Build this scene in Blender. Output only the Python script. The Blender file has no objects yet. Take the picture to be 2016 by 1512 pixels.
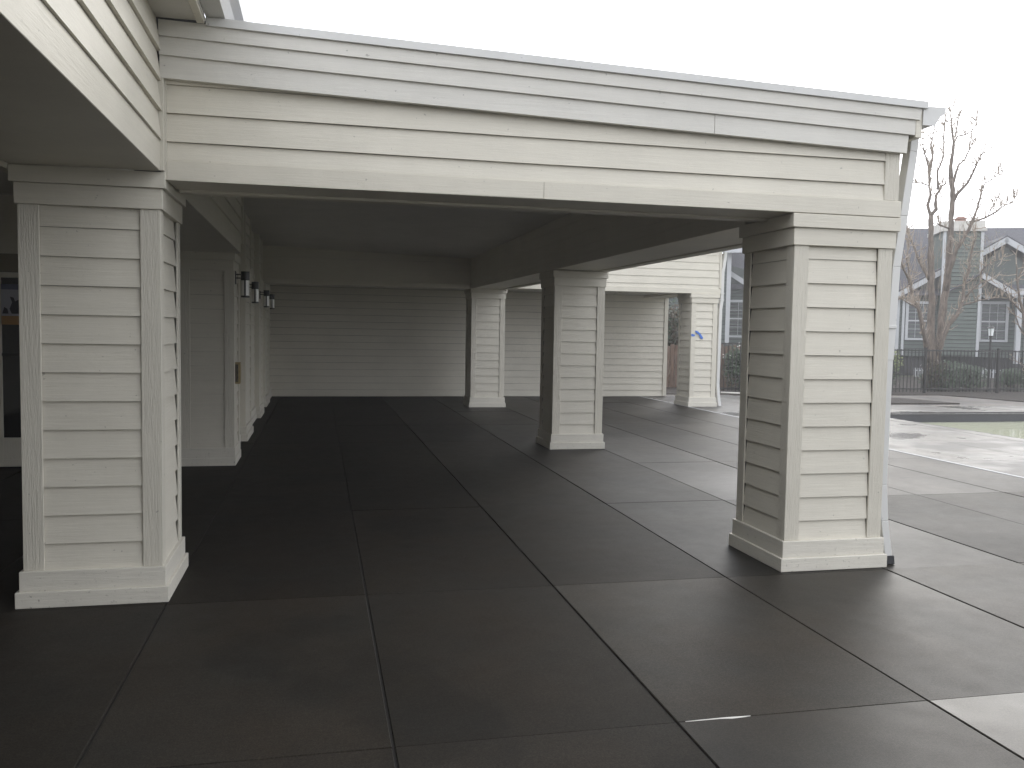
import bpy, bmesh, math, random
from mathutils import Vector, Matrix, noise
R = math.radians
random.seed(7)
scene = bpy.context.scene

# ------------------------------------------------------------ camera
F_PX = 1705.38
YAW, PITCH, ROLL = 0.2199, -0.0604, 0.0169
cam_d = bpy.data.cameras.new("camera"); cam = bpy.data.objects.new("camera", cam_d)
scene.collection.objects.link(cam); scene.camera = cam
cam_d.sensor_width = 36; cam_d.sensor_fit = 'HORIZONTAL'; cam_d.lens = F_PX / 2016 * 36
cam_d.clip_start = 0.05; cam_d.clip_end = 900
_f = Vector((math.sin(YAW), math.cos(YAW), 0)); _r = Vector((math.cos(YAW), -math.sin(YAW), 0)); _u = Vector((0, 0, 1))
_f2 = _f * math.cos(PITCH) + _u * math.sin(PITCH); _u2 = _u * math.cos(PITCH) - _f * math.sin(PITCH)
_r3 = _r * math.cos(ROLL) + _u2 * math.sin(ROLL); _u3 = -_r * math.sin(ROLL) + _u2 * math.cos(ROLL)
M = Matrix((_r3, _u3, -_f2)).transposed().to_4x4(); M.translation = Vector((0, 0, 1.55))
cam.matrix_world = M

# ------------------------------------------------------------ sky, sun, exposure
SUN_EL, SUN_AZ = 24, 38            # azimuth from +Y towards +X
w = bpy.data.worlds.new("World"); scene.world = w; w.use_nodes = True
nt = w.node_tree; nt.nodes.clear()
out = nt.nodes.new('ShaderNodeOutputWorld'); bg = nt.nodes.new('ShaderNodeBackground')
sky = nt.nodes.new('ShaderNodeTexSky'); sky.sky_type = 'NISHITA'; sky.sun_disc = False
sky.sun_elevation = R(SUN_EL); sky.sun_rotation = R(SUN_AZ); sky.air_density = 1.2; sky.dust_density = 5; sky.ozone_density = 1
hs = nt.nodes.new('ShaderNodeHueSaturation'); hs.inputs['Saturation'].default_value = 0.12
mx = nt.nodes.new('ShaderNodeMixRGB'); mx.inputs[0].default_value = 0.85
mx.inputs[2].default_value = (12.8, 13.2, 14.2, 1)      # even white cloud over the clear-sky gradient
nt.links.new(sky.outputs[0], hs.inputs['Color']); nt.links.new(hs.outputs[0], mx.inputs[1])
nt.links.new(mx.outputs[0], bg.inputs[0]); nt.links.new(bg.outputs[0], out.inputs[0])
bg.inputs[1].default_value = 0.15
sl = bpy.data.lights.new("sun", 'SUN'); sl.energy = 0.5; sl.angle = R(20); sl.color = (1, .95, .86)
so = bpy.data.objects.new("sun", sl); scene.collection.objects.link(so)
_sd = Vector((math.sin(R(SUN_AZ)) * math.cos(R(SUN_EL)), math.cos(R(SUN_AZ)) * math.cos(R(SUN_EL)), math.sin(R(SUN_EL))))
so.rotation_euler = _sd.to_track_quat('Z', 'Y').to_euler()
scene.view_settings.view_transform = 'Standard'; scene.view_settings.look = 'None'
scene.view_settings.gamma = 1; scene.view_settings.use_curve_mapping = False
scene.view_settings.exposure = 0.30
scene.render.engine = 'CYCLES'
scene.cycles.max_bounces = 10; scene.cycles.diffuse_bounces = 5; scene.cycles.use_denoising = True
scene.cycles.volume_step_rate = 5

# ------------------------------------------------------------ materials
def new_mat(name):
    m = bpy.data.materials.new(name); m.use_nodes = True
    n = m.node_tree; b = n.nodes['Principled BSDF']
    return m, n, b
def N(n, t, **kw):
    x = n.nodes.new(t)
    for k, v in kw.items(): setattr(x, k, v)
    return x
def noise_tex(n, scale, detail=5, rough=.55, vec=None, stretch=None, coord='Object'):
    tc = N(n, 'ShaderNodeTexCoord'); mp = N(n, 'ShaderNodeMapping')
    if stretch: mp.inputs['Scale'].default_value = stretch
    n.links.new(tc.outputs[coord], mp.inputs[0])
    t = N(n, 'ShaderNodeTexNoise'); t.inputs['Scale'].default_value = scale
    t.inputs['Detail'].default_value = detail; t.inputs['Roughness'].default_value = rough
    n.links.new(mp.outputs[0], t.inputs['Vector']); return t
def ramp(n, src, stops):
    r = N(n, 'ShaderNodeValToRGB'); e = r.color_ramp.elements
    while len(e) < len(stops): e.new(.5)
    for i, (p, c) in enumerate(stops):
        e[i].position = p; e[i].color = (c, c, c, 1) if isinstance(c, (int, float)) else (*c, 1)
    n.links.new(src, r.inputs[0]); return r
def mixc(n, fac, a, b, mode='MIX'):
    m = N(n, 'ShaderNodeMixRGB', blend_type=mode)
    if isinstance(fac, (int, float)): m.inputs[0].default_value = fac
    else: n.links.new(fac, m.inputs[0])
    for i, c in ((1, a), (2, b)):
        if isinstance(c, tuple): m.inputs[i].default_value = (*c, 1)
        else: n.links.new(c, m.inputs[i])
    return m.outputs[0]
def bump(n, b, src, strength, dist, prev=None):
    bp = N(n, 'ShaderNodeBump'); bp.inputs['Strength'].default_value = strength; bp.inputs['Distance'].default_value = dist
    n.links.new(src, bp.inputs['Height'])
    if prev: n.links.new(prev.outputs[0], bp.inputs['Normal'])
    n.links.new(bp.outputs[0], b.inputs['Normal']); return bp

def paint(name, col, stretch, grain=.35, dirt=0.0, rough=.5):
    m, n, b = new_mat(name)
    big = noise_tex(n, 1.3, 4, .6)
    r = ramp(n, big.outputs[0], [(.3, .0), (.7, 1.)])
    c = mixc(n, r.outputs[0], tuple(x * .93 for x in col), tuple(min(1, x * 1.04) for x in col))
    fine = noise_tex(n, 9, 6, .7, stretch=stretch)
    rf = ramp(n, fine.outputs[0], [(.3, .88), (.62, 1.)])
    c = mixc(n, .5, c, rf.outputs[0], 'MULTIPLY')
    # nail heads, chips, knots
    sp = noise_tex(n, 38, 2, .5)
    rs = ramp(n, sp.outputs[0], [(.735, 0.), (.76, 1.)])
    c = mixc(n, rs.outputs[0], c, tuple(x * .62 for x in col))
    if dirt:
        tc = N(n, 'ShaderNodeNewGeometry'); sx = N(n, 'ShaderNodeSeparateXYZ'); n.links.new(tc.outputs['Position'], sx.inputs[0])
        hgt = ramp(n, sx.outputs[2], [(.0, 1.), (.26, 0.)])
        dn = noise_tex(n, 34, 6, .75)
        rd = ramp(n, dn.outputs[0], [(.60, 0.), (.68, 1.)])
        mm = N(n, 'ShaderNodeMath', operation='MULTIPLY'); n.links.new(hgt.outputs[0], mm.inputs[0]); n.links.new(rd.outputs[0], mm.inputs[1])
        m2 = N(n, 'ShaderNodeMath', operation='MULTIPLY'); n.links.new(mm.outputs[0], m2.inputs[0]); m2.inputs[1].default_value = dirt
        c = mixc(n, m2.outputs[0], c, (.13, .115, .09))
    n.links.new(c, b.inputs['Base Color'])
    b.inputs['Roughness'].default_value = rough
    w1 = noise_tex(n, 14, 7, .75, stretch=stretch)
    w2 = noise_tex(n, 3.2, 4, .6)
    b1 = bump(n, b, w2.outputs[0], .35, .012)
    bump(n, b, w1.outputs[0], grain, .006, b1)
    return m
WHITE = (.59, .556, .47)
paint_h = paint('paint_board_grain', WHITE, (.25, .25, 5), .45, .0)
paint_v = paint('paint_upright_grain', WHITE, (6, 6, .45), 1.5, .15)
paint_pl = paint('paint_plinth', (.59, .56, .485), (.3, .3, 5), .6, .9)
paint_metal = paint('paint_gutter', (.58, .575, .55), (.2, .2, .2), .05, .0, .35)
paint_f = paint('paint_fascia_flare', (.60, .58, .525), (.25, .25, 5), .35, .0)  # paler, cooler than the siding: lens flare put into the paint colour
soffit_m = paint('paint_soffit', (.56, .54, .49), (.5, .5, .5), .25, 0, .6)

def concrete(name, col, rlo, rhi, attr=True, puddle=(.55, .7), spec=.5, pdet=4):
    m, n, b = new_mat(name)
    big = noise_tex(n, .55, 5, .6); r1 = ramp(n, big.outputs[0], [(.3, .85), (.7, 1.12)])
    med = noise_tex(n, 3.1, 6, .7); r2 = ramp(n, med.outputs[0], [(.3, .9), (.7, 1.08)])
    fine = noise_tex(n, 160, 3, .6); r3 = ramp(n, fine.outputs[0], [(.35, .6), (.65, 1.35)])
    tint = noise_tex(n, 1.7, 3, .5)
    c = mixc(n, tint.outputs[0], tuple(x * y for x, y in zip(col, (1.15, 1.0, .84))), tuple(x * y for x, y in zip(col, (.86, 1.0, 1.08))))
    gr = noise_tex(n, 55, 4, .75); r4 = ramp(n, gr.outputs[0], [(.3, .72), (.7, 1.3)])
    dp = noise_tex(n, .42, 5, .6); r5 = ramp(n, dp.outputs[0], [(.53, 1.0), (.56, .80)])
    for q in (r1, r2, r3, r4, r5): c = mixc(n, 1.0, c, q.outputs[0], 'MULTIPLY')
    wet = None
    if attr:
        at = N(n, 'ShaderNodeAttribute'); at.attribute_name = 'tone'
        sp_ = N(n, 'ShaderNodeSeparateColor'); n.links.new(at.outputs['Color'], sp_.inputs[0])
        c = mixc(n, 1.0, c, sp_.outputs[0], 'MULTIPLY'); wet = sp_.outputs[1]
    n.links.new(c, b.inputs['Base Color'])
    p = noise_tex(n, .8, pdet, .55); pr = ramp(n, p.outputs[0], [(puddle[0], rhi), (puddle[1], rlo)])
    f2 = noise_tex(n, 7, 5, .7); fr = ramp(n, f2.outputs[0], [(.3, .95), (.7, 1.05)])
    c2 = mixc(n, 1.0, pr.outputs[0], fr.outputs[0], 'MULTIPLY')
    if wet is not None:
        wn = noise_tex(n, .9, 3, .5); wr = ramp(n, wn.outputs[0], [(.3, .78), (.7, 1.2)])
        wm = N(n, 'ShaderNodeMath', operation='MULTIPLY'); wm.use_clamp = True; n.links.new(wet, wm.inputs[0]); n.links.new(wr.outputs[0], wm.inputs[1])
        c2 = mixc(n, wm.outputs[0], (.62, .62, .62), (.26, .26, .26)); c2 = mixc(n, 1.0, c2, fr.outputs[0], 'MULTIPLY')
        ms = N(n, 'ShaderNodeMapRange'); n.links.new(wm.outputs[0], ms.inputs[0]); ms.inputs[3].default_value = .07; ms.inputs[4].default_value = .40
        n.links.new(ms.outputs[0], b.inputs['Specular IOR Level'])
    else: b.inputs['Specular IOR Level'].default_value = spec
    n.links.new(c2, b.inputs['Roughness'])
    b1 = bump(n, b, med.outputs[0], .015, .002); bump(n, b, fine.outputs[0], .25, .0012, b1)
    return m
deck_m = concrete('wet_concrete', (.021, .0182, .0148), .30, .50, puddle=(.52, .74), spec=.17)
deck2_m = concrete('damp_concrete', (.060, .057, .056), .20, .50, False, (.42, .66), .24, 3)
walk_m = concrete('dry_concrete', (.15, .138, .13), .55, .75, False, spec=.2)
def simple(name, col, rough=.6, metal=0, var=.15, scale=8, bstr=.2, bdist=.01, stretch=None):
    m, n, b = new_mat(name)
    t = noise_tex(n, scale, 5, .65, stretch=stretch); r = ramp(n, t.outputs[0], [(.3, 1 - var), (.7, 1 + var)])
    c = mixc(n, 1.0, tuple(col), r.outputs[0], 'MULTIPLY'); n.links.new(c, b.inputs['Base Color'])
    b.inputs['Roughness'].default_value = rough; b.inputs['Metallic'].default_value = metal
    if bstr: bump(n, b, t.outputs[0], bstr, bdist)
    return m
joint_m = simple('joint_dirt', (.016, .014, .012), .95)
drain_m = simple('drain_channel', (.30, .30, .30), .6)
mulch_m = simple('bark_mulch', (.045, .037, .030), .95, 0, .6, 30, 1, .05)
soil_m = simple('lawn_soil', (.07, .075, .045), .95, 0, .4, 5, .8, .05)
black_m = simple('black_metal', (.014, .013, .012), .38, 0, .15, 20, 0)
green_m = simple('green_siding', (.085, .104, .090), .65, 0, .10, 3, 0)
greend_m = simple('grey_green_siding', (.075, .090, .082), .65, 0, .10, 3, 0)
hwhite_m = simple('house_trim_white', (.42, .43, .44), .55, 0, .06, 3, 0)
roof_m = simple('asphalt_shingle', (.075, .075, .085), .9, 0, .25, 14, .5, .02)
stone_m = simple('chimney_cap_stucco', (.50, .48, .44), .8, 0, .1, 6, .2, .01)
brick_m = simple('chimney_pot_clay', (.30, .17, .13), .8, 0, .2, 12, .2, .01)
found_m = simple('foundation_shade', (.035, .035, .037), .9, 0, .2, 6, 0)  # near-black tone paints the shadow below the raised floor
bark_m = simple('tree_bark', (.15, .122, .10), .9, 0, .45, 16, 1, .03, (1, 1, .25))
bark2_m = simple('twig_bark', (.30, .25, .20), .9, 0, .3, 16, .3, .01)
leafd_m = simple('evergreen_leaf', (.035, .060, .028), .5, 0, .5, 3, 0)
leafy_m = simple('yellow_green_leaf', (.16, .19, .06), .5, 0, .4, 3, 0)
leafb_m = simple('dry_leaf', (.07, .055, .035), .7, 0, .4, 3, 0)
flower_m = simple('white_bud', (.7, .66, .64), .6, 0, .1, 3, 0)
woodf_m = simple('cedar_picket', (.14, .095, .07), .85, 0, .4, 6, .6, .01, (4, 4, .4))
pipe_m = simple('white_pipe_and_glint', (.62, .60, .55), .45, 0, .08, 3, 0)
tape_m = simple('blue_tape', (.06, .16, .50), .7, 0, .1, 20, 0)
brass_m = simple('aged_brass', (.28, .22, .11), .45, .4, .2, 20, 0)
tile_m = simple('pool_tile', (.022, .022, .028), .25, 0, .4, 30, 0)
plaster_m = simple('pool_plaster', (.40, .44, .36), .7, 0, .1, 3, 0)
rib_m = simple('rubber_and_shade', (.02, .02, .022), .7, 0, .1, 3, 0)  # near-black for the downspout boot and for shade painted into gaps
tan_m = simple('tan_panel', (.20, .18, .13), .6, 0, .1, 3, 0)
navy_m = simple('poster_blue', (.09, .10, .16), .5, 0, .05, 3, 0)
pwhite_m = simple('poster_white', (.32, .32, .36), .5, 0, .05, 3, 0)
porange_m = simple('poster_orange', (.34, .19, .07), .5, 0, .05, 3, 0)
pdark_m = simple('poster_dark', (.03, .03, .04), .5, 0, .05, 3, 0)
def glass(name, col, rough=.03, trans=0.0):
    m, n, b = new_mat(name)
    b.inputs['Base Color'].default_value = (*col, 1); b.inputs['Roughness'].default_value = rough
    b.inputs['Transmission Weight'].default_value = trans; b.inputs['IOR'].default_value = 1.5
    return m
wglass_m = glass('window_glass', (.045, .05, .055))
dglass_m = glass('door_glass', (.012, .012, .012), .05)
lglass_m = glass('lantern_glass', (.85, .84, .78), .10, .0)
globe_m = glass('lamp_globe', (.75, .78, .78), .3)
m, n, b = new_mat('pool_water'); water_m = m
b.inputs['Base Color'].default_value = (.52, .53, .38, 1); b.inputs['Roughness'].default_value = .04; b.inputs['IOR'].default_value = 1.33
b.inputs['Specular IOR Level'].default_value = .8
t = noise_tex(n, 3.5, 3, .5, stretch=(1, 3, 1)); bump(n, b, t.outputs[0], .12, .02)

# ------------------------------------------------------------ object helpers
C = scene.collection
def tag(o, label=None, cat=None, group=None, kind=None):
    if label: o['label'] = label
    if cat: o['category'] = cat
    if group: o['group'] = group
    if kind: o['kind'] = kind
    return o
def thing(name, loc=(0, 0, 0), label=None, cat=None, group=None):
    o = bpy.data.objects.new(name, None); C.objects.link(o); o.location = loc; o.empty_display_size = .2
    return tag(o, label, cat, group)
class MB:
    def __init__(s): s.v = []; s.f = []; s.mi = []
    def quad(s, a, b, c, d, mi=0):
        i = len(s.v); s.v += [tuple(a), tuple(b), tuple(c), tuple(d)]; s.f.append((i, i + 1, i + 2, i + 3)); s.mi.append(mi)
    def hexa(s, p, mi=0):     # 8 points, bottom 4 ccw, top 4 ccw
        i = len(s.v); s.v += [tuple(q) for q in p]
        for f in ((3, 2, 1, 0), (4, 5, 6, 7), (0, 1, 5, 4), (1, 2, 6, 5), (2, 3, 7, 6), (3, 0, 4, 7)):
            s.f.append(tuple(i + k for k in f)); s.mi.append(mi)
    def box(s, x0, x1, y0, y1, z0, z1, mi=0):
        s.hexa([(x0, y0, z0), (x1, y0, z0), (x1, y1, z0), (x0, y1, z0), (x0, y0, z1), (x1, y0, z1), (x1, y1, z1), (x0, y1, z1)], mi)
    def slab(s, pts, z0, z1, mi=0):  # prism of a ccw polygon
        k = len(pts); i = len(s.v)
        s.v += [(p[0], p[1], z0) for p in pts] + [(p[0], p[1], z1) for p in pts]
        s.f.append(tuple(i + j for j in reversed(range(k)))); s.mi.append(mi)
        s.f.append(tuple(i + k + j for j in range(k))); s.mi.append(mi)
        for j in range(k):
            s.f.append((i + j, i + (j + 1) % k, i + k + (j + 1) % k, i + k + j)); s.mi.append(mi)
    def frame_prism(s, o, u, vv, n, poly, d0, d1, mi=0):   # polygon in (u,v) plane extruded along n
        o, u, vv, n = map(Vector, (o, u, vv, n)); k = len(poly); i = len(s.v)
        for d in (d0, d1): s.v += [tuple(o + u * a + vv * b_ + n * d) for a, b_ in poly]
        s.f.append(tuple(i + j for j in range(k))); s.f.append(tuple(i + k + j for j in reversed(range(k)))); s.mi += [mi, mi]
        for j in range(k):
            s.f.append((i + (j + 1) % k, i + j, i + k + j, i + k + (j + 1) % k)); s.mi.append(mi)
    def tube(s, pts, rad, seg=6, mi=0, cap=True):
        pts = [Vector(p) for p in pts]; k = len(pts); i = len(s.v)
        rad = rad if isinstance(rad, (list, tuple)) else [rad] * k
        prev = None
        for a in range(k):
            d = (pts[min(a + 1, k - 1)] - pts[max(a - 1, 0)]).normalized()
            if prev is None:
                prev = d.orthogonal().normalized()
            prev = (prev - d * prev.dot(d)).normalized(); q = d.cross(prev)
            for j in range(seg):
                t = 2 * math.pi * j / seg
                s.v.append(tuple(pts[a] + (prev * math.cos(t) + q * math.sin(t)) * rad[a]))
        for a in range(k - 1):
            for j in range(seg):
                s.f.append((i + a * seg + j, i + a * seg + (j + 1) % seg, i + (a + 1) * seg + (j + 1) % seg, i + (a + 1) * seg + j)); s.mi.append(mi)
        if cap:
            s.f.append(tuple(i + j for j in reversed(range(seg)))); s.f.append(tuple(i + (k - 1) * seg + j for j in range(seg))); s.mi += [mi, mi]
    def build(s, name, mats, parent=None, bevel=0, smooth=False, fix=True):
        me = bpy.data.meshes.new(name); me.from_pydata(s.v, [], s.f); me.update()
        mats = list(mats) if isinstance(mats, (list, tuple)) else [mats]
        if len(mats) == 1 and any(s.mi): mats.append(rib_m)
        for m_ in mats: me.materials.append(m_)
        me.polygons.foreach_set('material_index', s.mi)
        if fix:
            bm = bmesh.new(); bm.from_mesh(me); bmesh.ops.recalc_face_normals(bm, faces=bm.faces); bm.to_mesh(me); bm.free()
        if smooth:
            for p in me.polygons: p.use_smooth = True
        o = bpy.data.objects.new(name, me); C.objects.link(o)
        if parent is not None:
            o.parent = parent; o.matrix_parent_inverse = Matrix.Identity(4)
            off = Vector(parent.location); pp_ = parent.parent
            while pp_ is not None: off += pp_.location; pp_ = pp_.parent
            me.transform(Matrix.Translation(-off))
        if bevel:
            bv = o.modifiers.new('bevel', 'BEVEL'); bv.width = bevel; bv.segments = 2; bv.limit_method = 'ANGLE'; bv.angle_limit = R(50)
        return o

def laps(mb, o, u, n, width, lines, zbot, ztop, t=.016, step=.45, jit=.0012, gap=.0016):
    """overlapping boards on a wall: o origin at left foot (z=0), u along, n outward. lines = butt heights above zbot."""
    o, u, n = Vector(o), Vector(u), Vector(n)
    zs = [zbot] + [z for z in lines if zbot + .01 < z < ztop - .005] + [ztop]
    k = max(1, int(width / step))
    for a in range(len(zs) - 1):
        z0, z1 = zs[a], zs[a + 1]
        e = .157; tt = t * min(1, (z1 - z0) / e + (0.0 if a else .2))
        cols = []
        ph = random.uniform(0, 50)
        for j in range(k + 1):
            s_ = width * j / k
            dz = noise.noise(Vector((s_ * 1.3 + ph, ph, 0))) * jit * 2; dn = noise.noise(Vector((ph, s_ * 1.7 + ph, 3))) * jit
            p = o + u * s_
            zz0 = z0 + (dz if a else 0)
            z1u = z1 - (gap if a < len(zs) - 2 else 0)
            cols.append([p + n * 0 + Vector((0, 0, zz0)), p + n * (tt + .002 + dn) + Vector((0, 0, zz0)), p + n * (.003 + dn) + Vector((0, 0, z1u)), p - n * .004 + Vector((0, 0, z1u))])
        i = len(mb.v)
        for c in cols: mb.v += [tuple(q) for q in c]
        for j in range(k):
            b0 = i + j * 4; b1 = b0 + 4
            for q in range(3):
                mb.f.append((b0 + q, b1 + q, b1 + q + 1, b0 + q + 1)); mb.mi.append(0)
            mb.f.append((b0 + 3, b1 + 3, b1, b0)); mb.mi.append(0)
        mb.f.append((i, i + 1, i + 2, i + 3)); mb.mi.append(0)
        l = i + k * 4; mb.f.append((l + 3, l + 2, l + 1, l)); mb.mi.append(0)
        if a:
            q0 = o - n * .003 + Vector((0, 0, z0 - gap - .012)); q1 = q0 + u * width; e_ = Vector((0, 0, gap + .03))
            mb.quad(q0 + n * .004, q1 + n * .004, q1 + n * .004 + e_, q0 + n * .004 + e_, 1)  # dark strip behind the joint paints the shadow under each butt
def lines_from(z0, z1, e=.157):
    r = []; z = z0
    while z < z1: r.append(z); z += e
    return r

# ------------------------------------------------------------ ground, deck, pool
g = MB()
S = 100
hole = (10.95, 15.67, -2.0)   # pool inner x0, y1, y0
X0, X1, Y0_, Y1_ = 10.97, 22.0, -4.0, 15.65
for (a, b_, c, d) in ((-S, X0, -S, S), (X1, S, -S, S), (X0, X1, -S, Y0_), (X0, X1, Y1_, S)):
    g.quad((a, c, -.03), (b_, c, -.03), (b_, d, -.03), (a, d, -.03))
tag(g.build('ground', soil_m), kind='structure')

xs = [-5.0, -3.05, -1.93, -.825, .276, 1.403, 2.556, 3.721, 4.767, 5.80, 6.82, 7.73]
ys = [-3.6, -1.4, .95, 3.149, 5.04, 7.446, 9.755, 11.95, 14.1, 16.4, 18.4, 20.35]
def wetness(x, y):
    if y > 5.04:
        if x < 1.4: return .0
        if x < 2.56: return .12
        if x < 3.72: return .27
        if x < 4.77: return .33 if y < 7.4 else .46
        return .21 if y < 7.4 else .33
    if y > 3.15: return .10 if x < 1.4 else .22 if x < 2.56 else .32 if x < 3.72 else .27
    return .12 if x < 1.4 else .38 if x < 2.56 else .66
d = MB(); tones = []
for i in range(len(xs) - 1):
    for j in range(len(ys) - 1):
        gx = .0055; gy = .0020
        x0, x1, y0, y1 = xs[i] + gx, xs[i + 1] - gx, ys[j] + gy, ys[j + 1] - gy
        h = random.uniform(-.0015, .0015); b_ = .0028; by = .0012
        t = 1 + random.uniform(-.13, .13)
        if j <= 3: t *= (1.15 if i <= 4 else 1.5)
        n0 = len(d.f)
        # slab top with rounded (tooled) edge
        p0 = [(x0, y0), (x1, y0), (x1, y1), (x0, y1)]
        q0 = [(x0 + b_, y0 + by), (x1 - b_, y0 + by), (x1 - b_, y1 - by), (x0 + b_, y1 - by)]
        k = len(d.v)
        d.v += [(x, y, -.025) for x, y in p0] + [(x, y, h - .004) for x, y in p0] + [(x, y, h) for x, y in q0]
        for a in range(4):
            c = (a + 1) % 4
            d.f.append((k + a, k + c, k + 4 + c, k + 4 + a)); d.f.append((k + 4 + a, k + 4 + c, k + 8 + c, k + 8 + a)); d.mi += [0, 0]
        d.f.append((k + 8, k + 9, k + 10, k + 11)); d.mi.append(0)
        tones += [(t, wetness((x0 + x1) / 2, (y0 + y1) / 2))] * (len(d.f) - n0)
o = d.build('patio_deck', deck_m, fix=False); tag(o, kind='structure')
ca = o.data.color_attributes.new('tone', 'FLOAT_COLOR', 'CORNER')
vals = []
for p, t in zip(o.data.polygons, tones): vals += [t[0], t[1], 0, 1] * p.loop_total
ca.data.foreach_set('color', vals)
j = MB(); j.quad((-5.2, -3.8, -.010), (7.735, -3.8, -.010), (7.735, 20.35, -.010), (-5.2, 20.35, -.010))
tag(j.build('deck_joints', joint_m), kind='structure')
j = MB(); j.box(7.738, 7.80, -3.6, 20.35, -.02, .003); tag(j.build('drain_strip', drain_m), kind='structure')
j = MB(); j.slab([(1.44, 3.149), (1.50, 3.1455), (1.585, 3.146), (1.64, 3.138), (1.70, 3.143), (1.725, 3.149), (1.62, 3.153), (1.52, 3.151)], -.006, .0022)
tag(j.build('joint_glint', pipe_m), kind='structure')  # white sliver paints the glint of water in the joint
# lighter pool deck, in bays
ys2 = [-6, -2.4, .6, 3.0, 5.3, 7.4, 9.45, 11.4, 13.4, 15.4]
d2 = MB()
for a in range(len(ys2) - 1):
    d2.box(7.81, 9.25, ys2[a] + .003, ys2[a + 1] - .003, -.03, 0)
    d2.box(9.256, 10.50, ys2[a] + .003, ys2[a + 1] - .003, -.03, 0)
d2.box(7.81, 10.5, 15.403, 16.9, -.03, 0); d2.box(7.81, 10.5, 16.906, 18.4, -.03, 0); d2.box(7.81, 10.5, 18.406, 20.35, -.03, 0)
d2.box(10.506, 24, 16.12, 17.3, -.03, 0)
tag(d2.build('pool_deck', deck2_m, bevel=.004), kind='structure')
cp = MB(); cp.box(10.505, 10.80, -4.3, 15.84, -.016, .002); cp.box(10.505, 24, 15.842, 16.117, -.016, .002)
tag(cp.build('pool_coping', deck2_m, bevel=.003), kind='structure')
pw = MB(); pw.box(10.80, 10.97, -4.3, 15.66, -1.3, -.017); pw.box(10.80, 24, 15.67, 15.86, -1.3, -.017)
tag(pw.build('pool_wall', tile_m), kind='structure')
pf = MB(); pf.box(10.97, 24, -4.3, 15.66, -1.32, -1.25); tag(pf.build('pool_floor', plaster_m), kind='structure')
pwt = MB(); pwt.quad((10.965, -4.3, -.19), (24, -4.3, -.19), (24, 15.668, -.19), (10.965, 15.668, -.19))
tag(pwt.build('pool_water', water_m), kind='structure')
# paths and planting beds
wk = MB()
wk.slab([(10.506, 17.31), (13.0, 17.31), (24, 17.31), (24, 17.6), (17.3, 18.1), (16.9, 19.95), (16.6, 20.6), (10.506, 20.6)], -.03, -.002)
wk.slab([(8.5, 20.36), (10.5, 20.36), (10.5, 20.9), (8.5, 20.9)], -.03, -.002)
tag(wk.build('garden_path', walk_m), kind='structure')
mb = MB()
mb.slab([(10.6, 17.75), (13.3, 17.75), (14.9, 17.75), (14.5, 19.4), (10.6, 19.4)], -.02, .03)
mb.slab([(8.0, 20.9), (10.5, 20.9), (10.5, 20.61), (16.61, 20.61), (16.95, 19.95), (17.35, 18.1), (24, 17.7), (34, 17.7), (34, 30), (8.0, 30)], -.02, .02)
tag(mb.build('mulch_bed', mulch_m), kind='structure')

# ------------------------------------------------------------ square clad columns
def column(x0, y0, wx, wy, H, label, group='square siding clad columns holding up the canopy roof', ins=.035, name='clad_column', gap=.004, tw=.105, first=.33):
    x1, y1 = x0 + wx, y0 + wy; cx, cy = (x0 + x1) / 2, (y0 + y1) / 2
    t = thing(name, (cx, cy, 0), label, 'column', group)
    b = MB(); b.box(x0, x1, y0, y1, .001, .09); b.build('plinth_base', paint_pl, t, .004)
    q = min(.018, ins * .5)
    b = MB(); b.box(x0 + q, x1 - q, y0 + q, y1 - q, .0895, .20); b.build('plinth_board', paint_pl, t, .003)
    a, c, e, f = x0 + ins, x1 - ins, y0 + ins, y1 - ins      # shaft face of trims
    z0, z1 = .2, H - .2
    th = .018
    k = MB(); k.box(a + .031, c - .031, e + .031, f - .031, .15, H - .02); k.build('shade_core', rib_m, t)  # near-black core paints the shade seen in gaps beside the trim
    for sx in (0, 1):
        for sy in (0, 1):
            tr = MB()
            X = a if sx == 0 else c; Y = e if sy == 0 else f; dx = 1 if sx == 0 else -1; dy = 1 if sy == 0 else -1
            tr.box(min(X, X + dx * tw), max(X, X + dx * tw), min(Y, Y + dy * .013), max(Y, Y + dy * .013), z0, z1)
            tr.box(min(X, X + dx * .012), max(X, X + dx * .012), min(Y + dy * .0135, Y + dy * (tw - .01)), max(Y + dy * .0135, Y + dy * (tw - .01)), z0, z1)
            tr.box(min(X + dx * .0125, X + dx * .03), max(X + dx * .0125, X + dx * .03), min(Y + dy * .0135, Y + dy * .03), max(Y + dy * .0135, Y + dy * .03), z0, z1)
            tr.build('corner_trim', paint_v, t, .0025)
    s = MB(); L = lines_from(first, z1)
    w2 = tw + gap
    laps(s, (a + tw - .004, e + .024, 0), (1, 0, 0), (0, -1, 0), (c - a) - 2 * tw + .0025, L, z0, z1 + .005)
    laps(s, (c - w2, f - .024, 0), (-1, 0, 0), (0, 1, 0), (c - a) - 2 * tw, L, z0, z1 + .005)
    laps(s, (a + .024, f - tw + .01, 0), (0, -1, 0), (-1, 0, 0), (f - e) - 2 * tw + .02, L, z0, z1 + .005)
    laps(s, (c - .024, e + tw - .01, 0), (0, 1, 0), (1, 0, 0), (f - e) - 2 * tw + .02 - gap * 2, L, z0, z1 + .005)
    s.build('lap_siding', paint_h, t)
    b = MB(); b.box(x0 + .022, x1 - .022, y0 + .022, y1 - .022, z1, z1 + .112); b.build('collar_board', paint_h, t, .003)
    b = MB(); b.box(x0 + .003, x1 - .003, y0 + .003, y1 - .003, z1 + .1125, H); b.build('cap_board', paint_h, t, .003)
    return t
column(-1.604, 5.081, .786, .76, 2.386, 'weathered front left column nearest the camera, below the left eave', gap=.010, first=.345)
column(2.966, 5.081, .79, .75, 2.341, 'front right column nearest the camera with the downspout beside it')
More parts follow.
